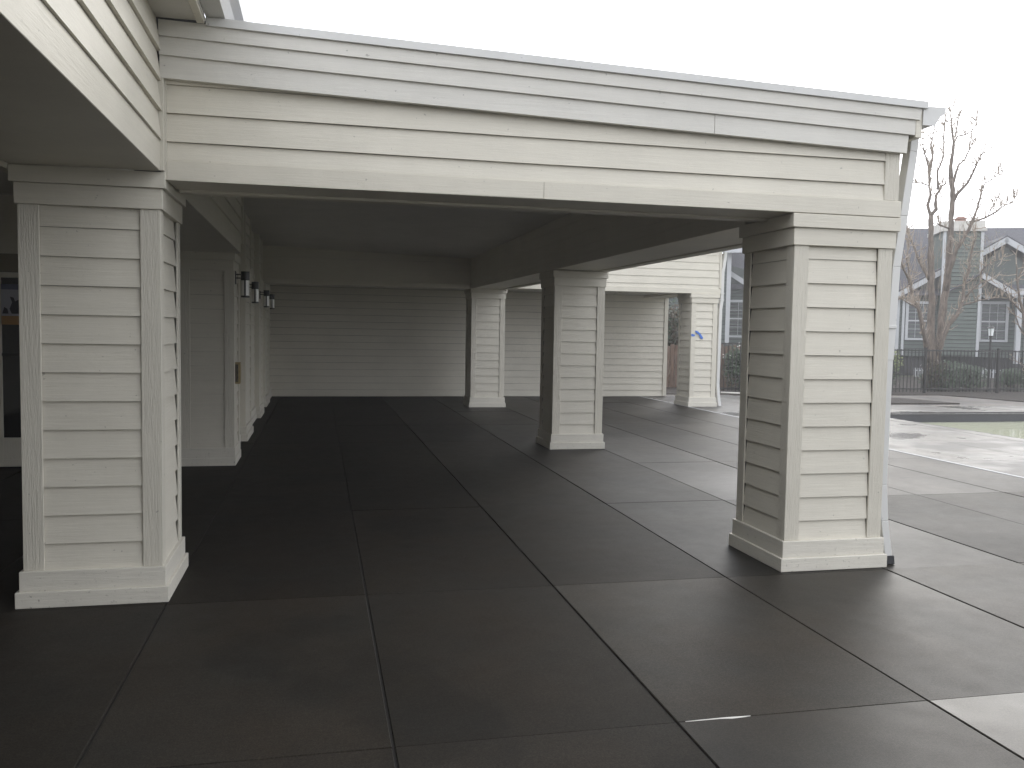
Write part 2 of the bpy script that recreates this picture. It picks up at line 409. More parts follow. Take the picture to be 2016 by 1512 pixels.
column(2.985, 11.0, .765, .75, 2.362, 'middle column on the right side, between the front and rear corner columns')
column(2.975, 17.29, .765, .75, 2.41, 'rear corner column where the canopy meets the far side wing')
column(7.752, 17.29, .67, .76, 2.43, 'bright far right column of the side wing with blue tape on it')
column(-1.502, 10.06, .598, .70, 2.372, 'shaded column carrying the nearest wall lantern, behind the front left column', ins=.014)

# ------------------------------------------------------------ entrance canopy
CAN = thing('entrance_canopy', (1.4, 5.1, 2.34), 'wide white flat canopy roof with lap siding beam and sloping fascia above the columns', 'canopy')
SL = -.0272
def part(mb_, name, mat, parent=CAN, bevel=.003): return mb_.build(name, mat, parent, bevel)
b = MB(); b.box(-.815, 3.755, 5.095, 5.41, 2.345, 2.4535); part(b, 'beam_board', paint_h)
b = MB(); b.box(-.80, 3.0, 5.412, 5.50, 2.330, 2.46); part(b, 'moulding', paint_h, bevel=.006)
b = MB(); b.box(-.80, 3.72, 5.502, 5.70, 2.357, 2.52); part(b, 'beam_board', paint_h)
b = MB(); b.box(1.315, 3.74, 5.088, 5.0945, 2.348, 2.449); b.hexa([(.25, 5.0942, 2.349), (1.312, 5.089, 2.349), (1.312, 5.0945, 2.349), (.25, 5.0945, 2.349), (.25, 5.0942, 2.447), (1.312, 5.089, 2.447), (1.312, 5.0945, 2.447), (.25, 5.0945, 2.447)])   # thin split face board
part(b, 'face_board', paint_h, bevel=.001)
s = MB(); laps(s, (-.815, 5.118, 0), (1, 0, 0), (0, -1, 0), 4.45, [2.556, 2.710, 2.864, 3.02], 2.455, 3.06, t=.017)
s.box(-.815, 3.64, 5.12, 5.6, 2.521, 2.9)
part(s, 'lap_siding', paint_h, bevel=0)
b = MB(); b.box(3.628, 3.735, 5.098, 5.20, 2.454, 2.86); part(b, 'corner_trim', paint_v)
b = MB(); b.box(-.846, -.8155, 5.094, 5.2, 2.345, 3.1); b.box(-.866, -.824, 5.064, 5.0935, 2.39, 2.905); part(b, 'corner_trim', paint_v)
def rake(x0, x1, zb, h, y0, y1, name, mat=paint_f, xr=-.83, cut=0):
    b = MB(); z = lambda x: zb + SL * (x - xr)
    b.hexa([(x0, y0, z(x0)), (x1 - cut, y0, z(x1)), (x1 - cut, y1, z(x1)), (x0, y1, z(x0)),
            (x0, y0, z(x0) + h), (x1, y0, z(x1) + h), (x1, y1, z(x1) + h), (x0, y1, z(x0) + h)])
    return part(b, name, mat, bevel=.002)
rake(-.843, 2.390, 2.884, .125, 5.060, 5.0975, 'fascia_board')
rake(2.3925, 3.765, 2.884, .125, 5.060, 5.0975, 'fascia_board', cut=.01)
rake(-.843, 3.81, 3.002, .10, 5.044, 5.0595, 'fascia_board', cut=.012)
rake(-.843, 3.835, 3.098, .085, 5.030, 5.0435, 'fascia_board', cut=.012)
rake(-.60, 3.868, 3.172, .046, 5.014, 5.0295, 'drip_edge', paint_metal)
# roof deck, sloping down to the gutter
b = MB(); z = lambda x: 3.205 + SL * (x + .83)
b.hexa([(-1.2, 5.032, z(-1.2) - .075), (3.83, 5.032, z(3.83) - .075), (3.83, 20.6, z(3.83) - .075), (-1.2, 20.6, z(-1.2) - .075),
        (-1.2, 5.032, z(-1.2)), (3.83, 5.032, z(3.83)), (3.83, 20.6, z(3.83)), (-1.2, 20.6, z(-1.2))])
part(b, 'roof_deck', roof_m, bevel=0)
b = MB(); z = lambda x: 3.125 + SL * (x + .83)
for k_ in range(10):
    y0 = 5.62 + k_ * 1.22; y1 = y0 + 1.214
    b.hexa([(-1.2, y0, z(-1.2) - .012), (3.8, y0, z(3.8) - .012), (3.8, y1, z(3.8) - .012), (-1.2, y1, z(-1.2) - .012),
            (-1.2, y0, z(-1.2)), (3.8, y0, z(3.8)), (3.8, y1, z(3.8)), (-1.2, y1, z(-1.2))])
part(b, 'soffit', soffit_m, bevel=0)
# side beam over the right columns
def beam_y(x0, x1, y0, y1, za, zb_, h, name, mat=paint_h, par=CAN):
    b = MB(); b.hexa([(x0, y0, za), (x1, y0, za), (x1, y1, zb_), (x0, y1, zb_), (x0, y0, za + h), (x1, y0, za + h), (x1, y1, zb_ + h), (x0, y1, zb_ + h)])
    return part(b, name, mat, par)
beam_y(3.01, 3.60, 5.82, 17.30, 2.345, 2.405, .14, 'beam_board')
beam_y(3.6005, 3.735, 5.84, 17.30, 2.333, 2.393, .15, 'beam_board')
b = MB(); b.box(3.005, 3.73, 5.72, 18.0, 2.49, 3.0); laps(b, (3.0, 17.9, 0), (0, -1, 0), (-1, 0, 0), 12.2, lines_from(2.56, 3.1), 2.47, 3.09, t=.008, gap=.0004); 
laps(b, (3.745, 5.25, 0), (0, 1, 0), (1, 0, 0), 12.0, lines_from(2.56, 3.1), 2.47, 3.06); part(b, 'lap_siding', paint_h, bevel=0)
# rear beam
b = MB(); b.box(-1.06, 2.97, 17.315, 17.95, 2.40, 2.487); part(b, 'beam_board', paint_h)
b = MB(); b.box(-1.07, 2.98, 17.372, 17.95, 2.491, 3.0); laps(b, (-1.07, 17.37, 0), (1, 0, 0), (0, -1, 0), 4.07, lines_from(2.60, 3.2), 2.49, 3.14, t=.008, gap=.0004); part(b, 'lap_siding', paint_h, bevel=0)
# left inner beam
beam_y(-1.58, -.845, 5.86, 10.05, 2.372, 2.365, .13, 'beam_board')
b = MB(); laps(b, (-.872, 5.72, 0), (0, 1, 0), (1, 0, 0), 4.62, lines_from(2.60, 3.2), 2.49, 3.13); part(b, 'lap_siding', paint_h, bevel=0)
b = MB(); b.box(-.90, -.845, 10.35, 10.46, 2.50, 3.13); part(b, 'corner_trim', paint_v)
# gutter along the right eave
b = MB(); prof = [(0, 0), (.085, -.0), (.118, .055), (.152, .082), (.158, .112), (.150, .112), (.146, .088), (.112, .062), (.080, .008), (.008, .008), (.008, .116), (0, .116)]
gut = MB(); gut.frame_prism((3.846, 0, 2.945), (1, 0, 0), (0, 0, 1), (0, 1, 0), prof, 5.035, 17.5)
go = part(gut, 'gutter', paint_metal, bevel=0)
b = MB(); b.frame_prism((3.846, 0, 2.945), (1, 0, 0), (0, 0, 1), (0, 1, 0), [(-.004, -.004), (.088, -.004), (.122, .053), (.158, .080), (.166, .118), (-.004, .118)], 5.030, 5.0345)
eo = b.build('end_cap', paint_metal, go); 
# rusted crumbs of debris on the gutter lip
b = MB(); b.box(3.80, 3.845, 5.04, 17.4, 2.86, 3.06); part(b, 'eave_fascia', paint_h)

def strap_pipe(pts, wx, wy, name, par, mat=paint_metal):
    mbp = MB(); ring = []
    for p in pts:
        x, y, z = p; ring.append([(x - wx / 2, y - wy / 2, z), (x + wx / 2, y - wy / 2, z), (x + wx / 2, y + wy / 2, z), (x - wx / 2, y + wy / 2, z)])
    for a in range(len(ring) - 1): mbp.hexa(ring[a + 1] + ring[a])
    return mbp.build(name, mat, par, .004)
DS = thing('downspout', (3.86, 5.2, 0), 'white square downspout dropping from the gutter beside the front right column', 'downspout')
strap_pipe([(3.893, 5.20, 2.95), (3.884, 5.20, 2.80), (3.832, 5.20, 2.37), (3.790, 5.20, 2.03), (3.768, 5.20, 1.40)], .060, .08, 'upper_pipe', DS)
strap_pipe([(3.768, 5.20, 1.42), (3.763, 5.20, .55), (3.782, 5.195, .30), (3.822, 5.19, .04)], .056, .074, 'lower_pipe', DS)
strap_pipe([(3.826, 5.19, .06), (3.830, 5.185, .002)], .066, .085, 'boot', DS, rib_m)
b = MB(); b.box(3.70, 3.806, 5.152, 5.244, 1.615, 1.635); b.build('strap', paint_metal, DS, .002)
DS2 = thing('downspout', (8.49, 17.4, 0), 'white downspout on the outer corner of the far right column', 'downspout')
strap_pipe([(8.56, 17.40, 3.34), (8.55, 17.40, 3.2), (8.50, 17.39, 2.9), (8.50, 17.39, 2.3), (8.47, 17.38, 2.1), (8.46, 17.38, .5), (8.47, 17.36, .25), (8.50, 17.34, .01)], .07, .07, 'pipe', DS2)
for z_ in (2.44, 2.30):
    b = MB(); b.box(8.43, 8.54, 17.345, 17.43, z_, z_ + .02); b.build('strap', paint_metal, DS2)

# ------------------------------------------------------------ far side wing
WG = thing('side_wing', (6.0, 17.3, 0), 'far white lap sided wing roof beam spanning to the far right column', 'canopy')
b = MB(); b.box(3.74, 8.44, 17.315, 17.9, 2.432, 2.54); part(b, 'beam_board', paint_h, WG)
b = MB(); laps(b, (3.7, 17.335, 0), (1, 0, 0), (0, -1, 0), 4.70, lines_from(2.617, 3.5, .16), 2.54, 3.47, t=.014)
b.box(3.72, 8.40, 17.34, 17.9, 2.541, 3.46); part(b, 'lap_siding', paint_h, WG, 0)
b = MB(); laps(b, (8.435, 17.42, 0), (0, 1, 0), (1, 0, 0), 2.9, lines_from(2.617, 3.5, .16), 2.45, 3.47); b.box(8.35, 8.42, 17.4, 20.3, 2.45, 3.45); part(b, 'lap_siding', paint_h, WG, 0)
b = MB(); b.box(8.402, 8.448, 17.31, 17.415, 2.55, 3.46); part(b, 'corner_trim', paint_v, WG)
b = MB(); b.box(3.6, 8.62, 17.2, 21.0, 3.475, 3.56); part(b, 'roof_deck', roof_m, WG)
b = MB(); b.box(-1.1, 8.40, 17.95, 20.3, 2.50, 2.53); part(b, 'soffit', soffit_m, WG)
b = MB(); b.frame_prism((8.47, 0, 3.36), (1, 0, 0), (0, 0, 1), (0, 1, 0), prof, 17.22, 20.9); part(b, 'gutter', paint_metal, WG, 0)
b = MB(); b.box(7.8, 8.42, 18.06, 20.3, 2.44, 2.55); part(b, 'beam_board', paint_h, WG)

# ------------------------------------------------------------ main building
MBD = thing('main_building', (-1.1, 15, 0), 'shaded building with white lap siding walls under the canopy', 'building')
b = MB(); laps(b, (-1.08, 20.2, 0), (1, 0, 0), (0, -1, 0), 9.44, lines_from(.158, 2.7, .1555), .012, 2.52, t=.022, gap=.0045)
b.box(-1.08, 8.36, 20.205, 20.4, 0, 2.5); part(b, 'rear_wall', paint_h, MBD, 0)
b = MB(); b.box(8.345, 8.445, 20.165, 20.42, .01, 2.52); part(b, 'corner_trim', paint_v, MBD)
b = MB(); laps(b, (-1.08, 10.76, 0), (0, 1, 0), (1, 0, 0), 9.5, lines_from(.33, 3.2), .21, 3.14, t=.014)
b.box(-1.4, -1.085, 10.75, 20.3, 0, 3.14); part(b, 'side_wall', paint_h, MBD, 0)
b = MB(); b.box(-1.085, -1.03, 10.78, 20.19, .0, .09); b.box(-1.085, -1.045, 10.78, 20.19, .0905, .20); part(b, 'plinth_board', paint_pl, MBD)
b = MB(); b.box(-1.085, -1.03, 10.95, 11.06, .2, 2.3); b.box(-1.085, -1.03, 11.86, 11.97, .2, 2.3); b.box(-1.085, -1.03, 10.95, 11.97, 2.3, 2.42)
part(b, 'door_frame', paint_v, MBD)
for (y0, dep, xr) in ((12.2, 1.1, -.94), (15.3, .98, -.963), (17.44, 1.25, -.99)):
    p = MB(); p.box(-1.09, xr, y0, y0 + dep, .001, .09); p.box(-1.09, xr - .015, y0 + .015, y0 + dep - .015, .0905, .2)
    po = part(p, 'pilaster_plinth', paint_pl, MBD)
    p = MB(); 
    p.box(-1.09, xr - .028, y0 + .028, y0 + .11, .2, 3.12); p.box(-1.09, xr - .028, y0 + dep - .11, y0 + dep - .028, .2, 3.12)
    laps(p, (xr - .052, y0 + .115, 0), (0, 1, 0), (1, 0, 0), dep - .23, lines_from(.33, 3.2), .2, 3.11, t=.016)
    p.box(-1.09, xr - .055, y0 + .112, y0 + dep - .112, .2, 3.11)
    part(p, 'pilaster', paint_v, MBD)
    p = MB(); p.box(-1.09, xr - .012, y0 + .012, y0 + dep - .012, 2.17, 2.38); part(p, 'pilaster_cap', paint_h, MBD)
# front wall left of the shaded column, with the glazed door
b = MB(); b.box(-5.2, -3.42, 10.16, 10.3, 0, 2.9); b.box(-3.42, -2.2, 10.16, 10.3, 2.28, 2.9); b.box(-2.2, -1.5, 10.16, 10.3, 0, 2.9)
laps(b, (-5.2, 10.15, 0), (1, 0, 0), (0, -1, 0), 1.7, lines_from(.33, 2.9), .01, 2.9); laps(b, (-2.2, 10.15, 0), (1, 0, 0), (0, -1, 0), .7, lines_from(.33, 2.9), .01, 2.9)
part(b, 'front_wall', paint_h, MBD, 0)
b = MB(); b.box(-5.2, -1.41, 10.31, 20.3, 0, 3.2); part(b, 'room_core', rib_m, MBD, 0)
b = MB(); b.box(-3.5, -2.12, 10.11, 10.16, 2.09, 2.28); part(b, 'door_header', tan_m, MBD)
dr = MB(); dr.box(-3.40, -3.275, 10.12, 10.17, .02, 2.085); dr.box(-2.33, -2.2, 10.12, 10.17, .02, 2.085); dr.box(-3.275, -2.33, 10.12, 10.17, .10, .33); dr.box(-3.275, -2.33, 10.12, 10.17, 2.03, 2.085)
dr.box(-3.275, -2.33, 10.12, 10.17, .02, .0995)
DO = part(dr, 'door', paint_v, MBD)
b = MB(); b.box(-3.275, -2.33, 10.14, 10.15, .33, 2.03); dg = b.build('glass_pane', dglass_m, MBD); dg.parent = DO
b = MB(); b.box(-3.275, -2.33, 10.122, 10.137, 1.20, 1.235); dg2 = b.build('push_bar', black_m, MBD); dg2.parent = DO
for q in (dg, dg2): q.matrix_parent_inverse = Matrix.Identity(4)
# poster on the door glass
PO = thing('door_poster', (-3.0, 10.12, 1.52), 'small blue, white and orange poster on the glass door behind the front left column', 'poster')
b = MB(); b.box(-3.27, -2.75, 10.114, 10.118, 1.905, 1.96, 0); b.box(-3.27, -2.75, 10.114, 10.118, 1.626, 1.9045, 1); b.box(-3.27, -2.75, 10.114, 10.118, 1.535, 1.6255, 2)
b.frame_prism((-3.17, 10.1125, 1.65), (1, 0, 0), (0, 0, 1), (0, 1, 0), [(0, 0), (.09, 0), (.085, .10), (.12, .14), (.11, .20), (.07, .15), (.035, .13), (.02, .17), (-.015, .18), (.005, .12), (-.02, .05)], 0, .001, 3)
b.frame_prism((-3.26, 10.1125, 1.65), (1, 0, 0), (0, 0, 1), (0, 1, 0), [(0, 0), (.06, 0), (.05, .05), (.02, .07)], 0, .001, 3)
b.build('print', [navy_m, pwhite_m, porange_m, pdark_m], PO)

# ------------------------------------------------------------ walkway wing toward the camera, left
LW = thing('left_wing', (-.85, 1.0, 2.39), 'white lap sided beam and deep eave running toward the camera at upper left', 'canopy')
Yn = -4.5
b = MB(); b.box(-1.60, -.846, Yn, 5.094, 2.392, 2.552); b.box(-1.60, -.8475, Yn, 5.09, 2.39, 2.3915); part(b, 'beam_board', paint_h, LW, .004)
s = MB(); laps(s, (-.857, Yn, 0), (0, 1, 0), (1, 0, 0), 5.062 - Yn, [2.556, 2.712, 2.869, 3.022], 2.554, 3.19, t=.022, jit=.002, gap=.002)
s.box(-1.55, -.860, Yn, 5.09, 2.56, 3.18); part(s, 'lap_siding', paint_h, LW, 0)
b = MB(); b.box(-1.60, -.6, Yn, 5.028, 3.19, 3.205); part(b, 'soffit', soffit_m, LW)
b = MB(); b.box(-.645, -.605, Yn, 5.012, 3.172, 3.35); part(b, 'fascia_board', paint_h, LW)
b = MB(); b.frame_prism((-.60, 0, 3.212), (1, 0, 0), (0, 0, 1), (0, 1, 0), [(0, 0), (.10, 0), (.135, .05), (.175, .085), (.185, .13), (.176, .13), (.17, .092), (.128, .058), (.095, .008), (.008, .008), (.008, .13), (0, .13)], Yn, 5.40)
part(b, 'gutter', paint_metal, LW, 0)
b = MB(); b.hexa([(-9, -8.2, 7.3), (-.62, -8.2, 3.351), (-.62, 5.03, 3.351), (-9, 5.03, 7.3), (-9, -8.2, 7.36), (-.62, -8.2, 3.41), (-.62, 5.03, 3.41), (-9, 5.03, 7.36)])  # unseen roof pitch, raised to cut sky light from the left
b.box(-9, -1.2, 5.035, 21, 3.351, 3.40); part(b, 'roof_deck', roof_m, LW)  # includes the unseen roof pitch raised to cut sky light
b = MB(); b.box(-1.66, -1.605, Yn, 9.9, 2.36, 2.43); part(b, 'moulding', paint_h, LW)
b = MB(); b.box(-5.2, -1.60, Yn, 10.15, 2.90, 2.92); part(b, 'walkway_ceiling', soffit_m, LW)
b = MB(); b.box(-1.64, -1.585, 5.1, 10.1, 2.43, 2.90); b.box(-1.66, -1.605, Yn, 5.09, 2.44, 2.90); part(b, 'inner_board', paint_h, LW)
b = MB(); b.box(-5.35, -5.2, Yn, 10.3, 0, 3.3); part(b, 'walkway_wall', paint_h, LW)
b = MB(); b.box(-9, 1.6, -8.2, -8.0, 0, 5.4); b.box(-5.2, -1.6, Yn, Yn + .1, 0, 2.9); part(b, 'sky_blocker_walls', paint_h, LW)  # unseen walls behind the camera, added to keep sky light off the left

# ------------------------------------------------------------ wall lanterns
def lantern(y, xf, z, k, label):
    t = thing('wall_lantern', (xf, y, z), label, 'wall lamp', 'black wall lanterns on the left columns')
    b = MB(); b.box(xf, xf + .018, y - .055, y + .055, z - .05, z + .095); b.build('back_plate', black_m, t, .002)
    b = MB(); b.tube([(xf + .018, y, z + .06), (xf + .08, y, z + .06)], .006, 8); b.tube([(xf + .018, y, z + .02), (xf + .08, y, z + .02)], .006, 8); b.build('arm', black_m, t, smooth=True)
    cx = xf + .118
    b = MB(); b.tube([(cx, y, z - .005), (cx, y, z + .095)], .048, 20); b.build('cap', black_m, t, .002)
    b = MB(); b.tube([(cx, y, z - .175), (cx, y, z - .004)], .045, 20); b.build('glass_tube', lglass_m, t, smooth=False)
    b = MB(); b.tube([(cx, y, z - .178), (cx, y, z - .002)], .011, 8)
    b.box(cx - .009, cx + .009, y - .052, y - .044, z - .178, z); b.build('rod', black_m, t)
    b = MB(); b.tube([(cx, y, z - .196), (cx, y, z - .176)], .048, 20); b.build('base_ring', black_m, t, .002)
lantern(10.24, -.930, 2.080, 1, 'nearest black lantern, high on the shaded left column')
lantern(12.4, -.972, 2.075, 1, 'second black wall lantern from the camera, on the first pilaster')
lantern(15.45, -.995, 2.09, 1, 'third black wall lantern from the camera, overlapping the farthest one')
lantern(17.75, -1.02, 2.11, 1, 'farthest black wall lantern, next to the shaded rear wall')

# number plaque on the shaded column's side
PQ = thing('door_plaque', (-.93, 10.32, .9), 'small brass framed plaque with dark upright panel on the shaded left column', 'plaque')
b = MB(); b.box(-.932, -.872, 10.26, 10.40, .905, 1.15); b.build('frame', brass_m, PQ, .004)
b = MB(); b.box(-.925, -.893, 10.252, 10.2595, .93, 1.125); pn = b.build('panel', black_m, PQ)
b = MB()
for k_ in range(6):
    zc = .952 + k_ * .030; rr = [(-.909 + .009 * math.cos(a * math.pi / 5), 10.2505, zc + .011 * math.sin(a * math.pi / 5)) for a in range(9 if k_ % 2 else 11)]
    b.tube(rr, .0018, 4)
b.build('characters', brass_m, PQ)

# blue tape scraps on the far right column
tp = MB(); tp.frame_prism((7.79, 17.3215, 1.52), (1, 0, 0), (0, 0, 1), (0, -1, 0), [(0, .0), (.04, -.012), (.075, .0), (.095, .03), (.05, .04), (.02, .05), (0, .045)], 0, .003)
tag(tp.build('tape_scrap', tape_m), 'small blue painters tape scrap on the left edge of the far right column', 'tape')
tp = MB(); tp.frame_prism((7.875, 17.3215, 1.46), (1, 0, 0), (0, 0, 1), (0, -1, 0), [(.03, .13), (.0, .15), (.01, .18), (.06, .165), (.13, .11), (.19, .02), (.17, .0), (.13, .01), (.09, .09)], 0, .012)
tag(tp.build('tape_scrap', tape_m), 'longer curling strip of blue painters tape peeling off the far right column', 'tape')

# ------------------------------------------------------------ metal pool fence
def fence(x0, x1, y, h, label, post=2.4, pick=.115):
    t = thing('metal_fence', ((x0 + x1) / 2, y, 0), label, 'fence')
    b = MB(); b.box(x0, x1, y - .015, y + .015, h - .05, h - .015); b.box(x0, x1, y - .015, y + .015, .12, .155); b.build('rail', black_m, t)
    x = x0
    while x < x1 + .01:
        b = MB(); b.box(x - .03, x + .03, y - .03, y + .03, 0, h + .03); b.box(x - .036, x + .036, y - .036, y + .036, h + .03, h + .05); b.build('post', black_m, t)
        if x + .2 < x1:
            b = MB(); q = x + pick
            while q < min(x + post, x1) - .03:
                b.box(q - .009, q + .009, y - .009, y + .009, .05, h); q += pick
            b.build('picket_panel', black_m, t)
        x += post
fence(9.4, 14.2, 21.3, 1.36, 'black metal picket fence seen between the far right column and front right column')
fence(14.25, 27.5, 21.25, 1.25, 'black metal picket pool fence in front of the bare tree and green house')

# weathered wooden fence behind the rear wall's corner
WF = thing('wooden_fence', (10.2, 23.4, 0), 'weathered brown wooden picket fence past the right end of the rear wall', 'fence')
x = 8.4
while x < 13.6:
    b = MB(); hh = 1.25 + random.uniform(-.04, .04); b.box(x, x + .13, 23.4, 23.42, .02, hh); b.build('picket', woodf_m, WF); x += .15
b = MB(); b.box(8.4, 13.7, 23.425, 23.47, .3, .38); b.box(8.4, 13.7, 23.425, 23.47, .95, 1.03); b.build('rail', woodf_m, WF)

# white pipes lying on the mulch
for pts, lb in (([(10.9, 21.0, .10), (11.6, 20.86, .13), (12.4, 20.7, .16)], 'long straight white pipe lying across the bed behind the far right column'),
                ([(10.2, 20.75, .06), (10.7, 20.55, .05), (11.1, 20.5, .06), (11.7, 20.8, .18)], 'bent white pipe lying in front of the straight one'),
                ([(10.6, 20.45, .04), (11.6, 20.2, .04)], 'short white pipe end nearest the paving')):
    b = MB(); b.tube(pts, .022, 8); tag(b.build('loose_pipe', pipe_m, smooth=True), lb, 'pipe', 'white pipes left on the mulch')

# ------------------------------------------------------------ lamp post
LP = thing('garden_lamp', (19.33, 21.9, 0), 'black post lamp with white glass lantern among the shrubs', 'lamp post')
b = MB(); b.tube([(19.33, 21.9, 0), (19.33, 21.9, .12), (19.33, 21.9, .13), (19.33, 21.9, 1.62), (19.33, 21.9, 1.66)], [.07, .06, .032, .03, .06], 10); b.build('post', black_m, LP, smooth=False)
b = MB(); b.tube([(19.33, 21.9, 1.665), (19.33, 21.9, 1.88)], [.062, .085], 8); b.build('lantern_glass', globe_m, LP)
b = MB(); b.tube([(19.33, 21.9, 1.88), (19.33, 21.9, 1.90), (19.33, 21.9, 1.95), (19.33, 21.9, 1.99)], [.11, .10, .03, .012], 8)
for a in range(4):
    an = a * math.pi / 2 + .785; b.tube([(19.33 + .065 * math.cos(an), 21.9 + .065 * math.sin(an), 1.66), (19.33 + .09 * math.cos(an), 21.9 + .09 * math.sin(an), 1.88)], .007, 4)
b.build('lantern_cap', black_m, LP)

# ------------------------------------------------------------ shrubs
def leaf_cloud(mb_, c, rad, count, size, mi=0, rnd=random, flat=1.0):
    for _ in range(count):
        while True:
            p = Vector((rnd.uniform(-1, 1), rnd.uniform(-1, 1), rnd.uniform(-1, 1)))
            if p.length <= 1: break
        p = p * (.55 + .45 * rnd.random()) if rnd.random() < .3 else p.normalized() * (.7 + .35 * rnd.random())
        q = Vector((c[0] + p.x * rad[0], c[1] + p.y * rad[1], max(.03, c[2] + p.z * rad[2])))
        a = Vector((rnd.gauss(0, 1), rnd.gauss(0, 1), rnd.gauss(0, 1) * flat)).normalized(); b_ = a.orthogonal().normalized(); s_ = size * rnd.uniform(.6, 1.4)
        k = len(mb_.v)
        mb_.v += [tuple(q - a * s_), tuple(q + b_ * s_ * .45), tuple(q + a * s_), tuple(q - b_ * s_ * .45)]
        mb_.f.append((k, k + 1, k + 2, k + 3)); mb_.mi.append(mi)
def shrub(x, y, r, h, label, mats, count=1500, size=.045, spots=0, blobs=5):
    t = thing('shrub', (x, y, 0), label, 'shrub', 'shrubs behind the metal fence')
    rnd = random.Random(int(x * 100)); b = MB()
    for k in range(blobs):
        ang = rnd.uniform(0, 6.28); rr = r * rnd.uniform(.1, .55); hh = h * rnd.uniform(.35, .72)
        leaf_cloud(b, (x + rr * math.cos(ang), y + rr * math.sin(ang) * .7, hh), (r * rnd.uniform(.35, .6), r * .4, h * rnd.uniform(.22, .34)), count // blobs, size, 0 if rnd.random() < .7 else (1 if len(mats) > 1 else 0), rnd)
    leaf_cloud(b, (x, y, h * .35), (r * .8, r * .6, h * .35), count // 3, size, 0, rnd)
    b.build('foliage', mats, t, fix=False)
    b = MB()
    for k in range(7):
        an = rnd.uniform(0, 6.28); b.tube([(x, y, 0), (x + r * .3 * math.cos(an), y + r * .3 * math.sin(an), h * .45), (x + r * .6 * math.cos(an), y + r * .5 * math.sin(an), h * .85)], [.018, .012, .005], 5)
    b.build('stems', bark_m, t)
    if spots:
        b = MB(); leaf_cloud(b, (x, y, h * .65), (r * .8, r * .7, h * .32), spots, .028, 0, rnd); tag(b.build('buds', flower_m, t, fix=False), kind='stuff')
shrub(16.0, 22.4, .85, 1.40, 'rounded yellow green topped shrub left of the bare tree trunk', [leafd_m, leafy_m], 2600, .05)
shrub(17.9, 22.3, .75, .95, 'dark low shrub with pale buds right of the bare tree trunk', [leafd_m, leafb_m], 2000, .05, 24)
shrub(19.1, 22.5, .8, .85, 'dark low shrub around the foot of the lamp post', [leafd_m], 2000, .05, 14)
shrub(20.6, 22.4, .7, .75, 'low dark shrub to the right of the lamp post', [leafd_m], 1500, .05, 10)
shrub(11.55, 22.3, .62, 1.42, 'tall glossy shrub with white buds behind the fence, beyond the far right column', [leafd_m], 2400, .05, 60)
shrub(12.9, 22.5, .7, 1.2, 'dark shrub half hidden behind the front right column', [leafd_m, leafb_m], 1800, .05, 20)
shrub(10.3, 25.2, 1.1, 2.9, 'tall dry brownish shrub past the right end of the rear wall', [leafb_m, leafd_m], 3600, .06)
shrub(9.0, 25.6, .9, 2.6, 'tall dark shrub just outside the rear wall corner', [leafd_m, leafb_m], 3000, .06)

# ------------------------------------------------------------ bare trees
def branch(mb_, pts, r0, r1, seg=7, rough=.25):
    P = [Vector(p) for p in pts]; out = []
    for a in range(len(P) - 1):
        n_ = max(1, int((P[a + 1] - P[a]).length / .14))
        for k in range(n_): out.append(P[a].lerp(P[a + 1], k / n_))
    out.append(P[-1]); L = len(out); rad = []
    for k in range(L):
        t_ = k / max(1, L - 1); rr = (r0 * (1 - t_) + r1 * t_) * (1 + rough * noise.noise(out[k] * 5)); rad.append(max(.004, rr))
        if 0 < k < L - 1: out[k] = out[k] + Vector((noise.noise(out[k] * 3), noise.noise(out[k] * 3 + Vector((9, 0, 0))), noise.noise(out[k] * 3 + Vector((0, 9, 0))))) * .035
    mb_.tube(out, rad, seg)
    return out
def twigs(mb_, pts, rnd, per=1.0, ln=.35, up=.5):
    for k in range(1, len(pts)):
        if rnd.random() > per: continue
        p = pts[k]; d_ = Vector((rnd.gauss(0, 1), rnd.gauss(0, .6), rnd.gauss(up, .6))).normalized(); l = ln * rnd.uniform(.35, 1.2)
        q = p + d_ * l * .5; d2 = (d_ + Vector((rnd.gauss(0, .4), rnd.gauss(0, .3), .35))).normalized(); e = q + d2 * l * .5
        mb_.tube([p, q, e], [.017, .013, .009], 4)
        if rnd.random() < .7:
            d3 = (d_ + Vector((rnd.gauss(0, .8), rnd.gauss(0, .5), .2))).normalized(); mb_.tube([q, q + d3 * l * .4], [.012, .007], 3)
        # knobbly buds
        if rnd.random() < .6: leaf_cloud(mb_, tuple(e), (.05, .05, .05), 5, .028, 0, rnd)
def uprights(mb_, pts, rnd, cnt, ln):
    for _ in range(cnt):
        p = Vector(pts[rnd.randrange(1, len(pts))]); l = ln * rnd.uniform(.4, 1.3); a = Vector((rnd.gauss(0, .16), rnd.gauss(0, .12), 1)).normalized()
        q = p + a * l * .5 + Vector((rnd.gauss(0, .03), 0, 0)); e = q + (a + Vector((rnd.gauss(0, .25), 0, 0))).normalized() * l * .5
        mb_.tube([p, q, e], [.010, .008, .005], 3)
def px_pt(px, py, depth):    # real positions were surveyed from the photograph; depth is the distance north
    dv = _f2 + _r3 * ((px - 1008) / F_PX) + _u3 * ((756 - py) / F_PX)
    k = depth / dv.y; return Vector((0, 0, 1.55)) + dv * k
T1 = thing('bare_tree', tuple(px_pt(1838, 772, 22.6)), 'large bare multi stemmed tree with pruned knobbly limbs behind the fence', 'tree')
rnd = random.Random(3)
def PL_(l, dep): return [px_pt(a, b_, dep + c * 1.0) for a, b_, c in l]
tr = MB(); base = px_pt(1838, 772, 22.6); base.z = 0
branch(tr, [base, px_pt(1838, 735, 22.6), px_pt(1837, 700, 22.6)], .17, .15, 12, .15)
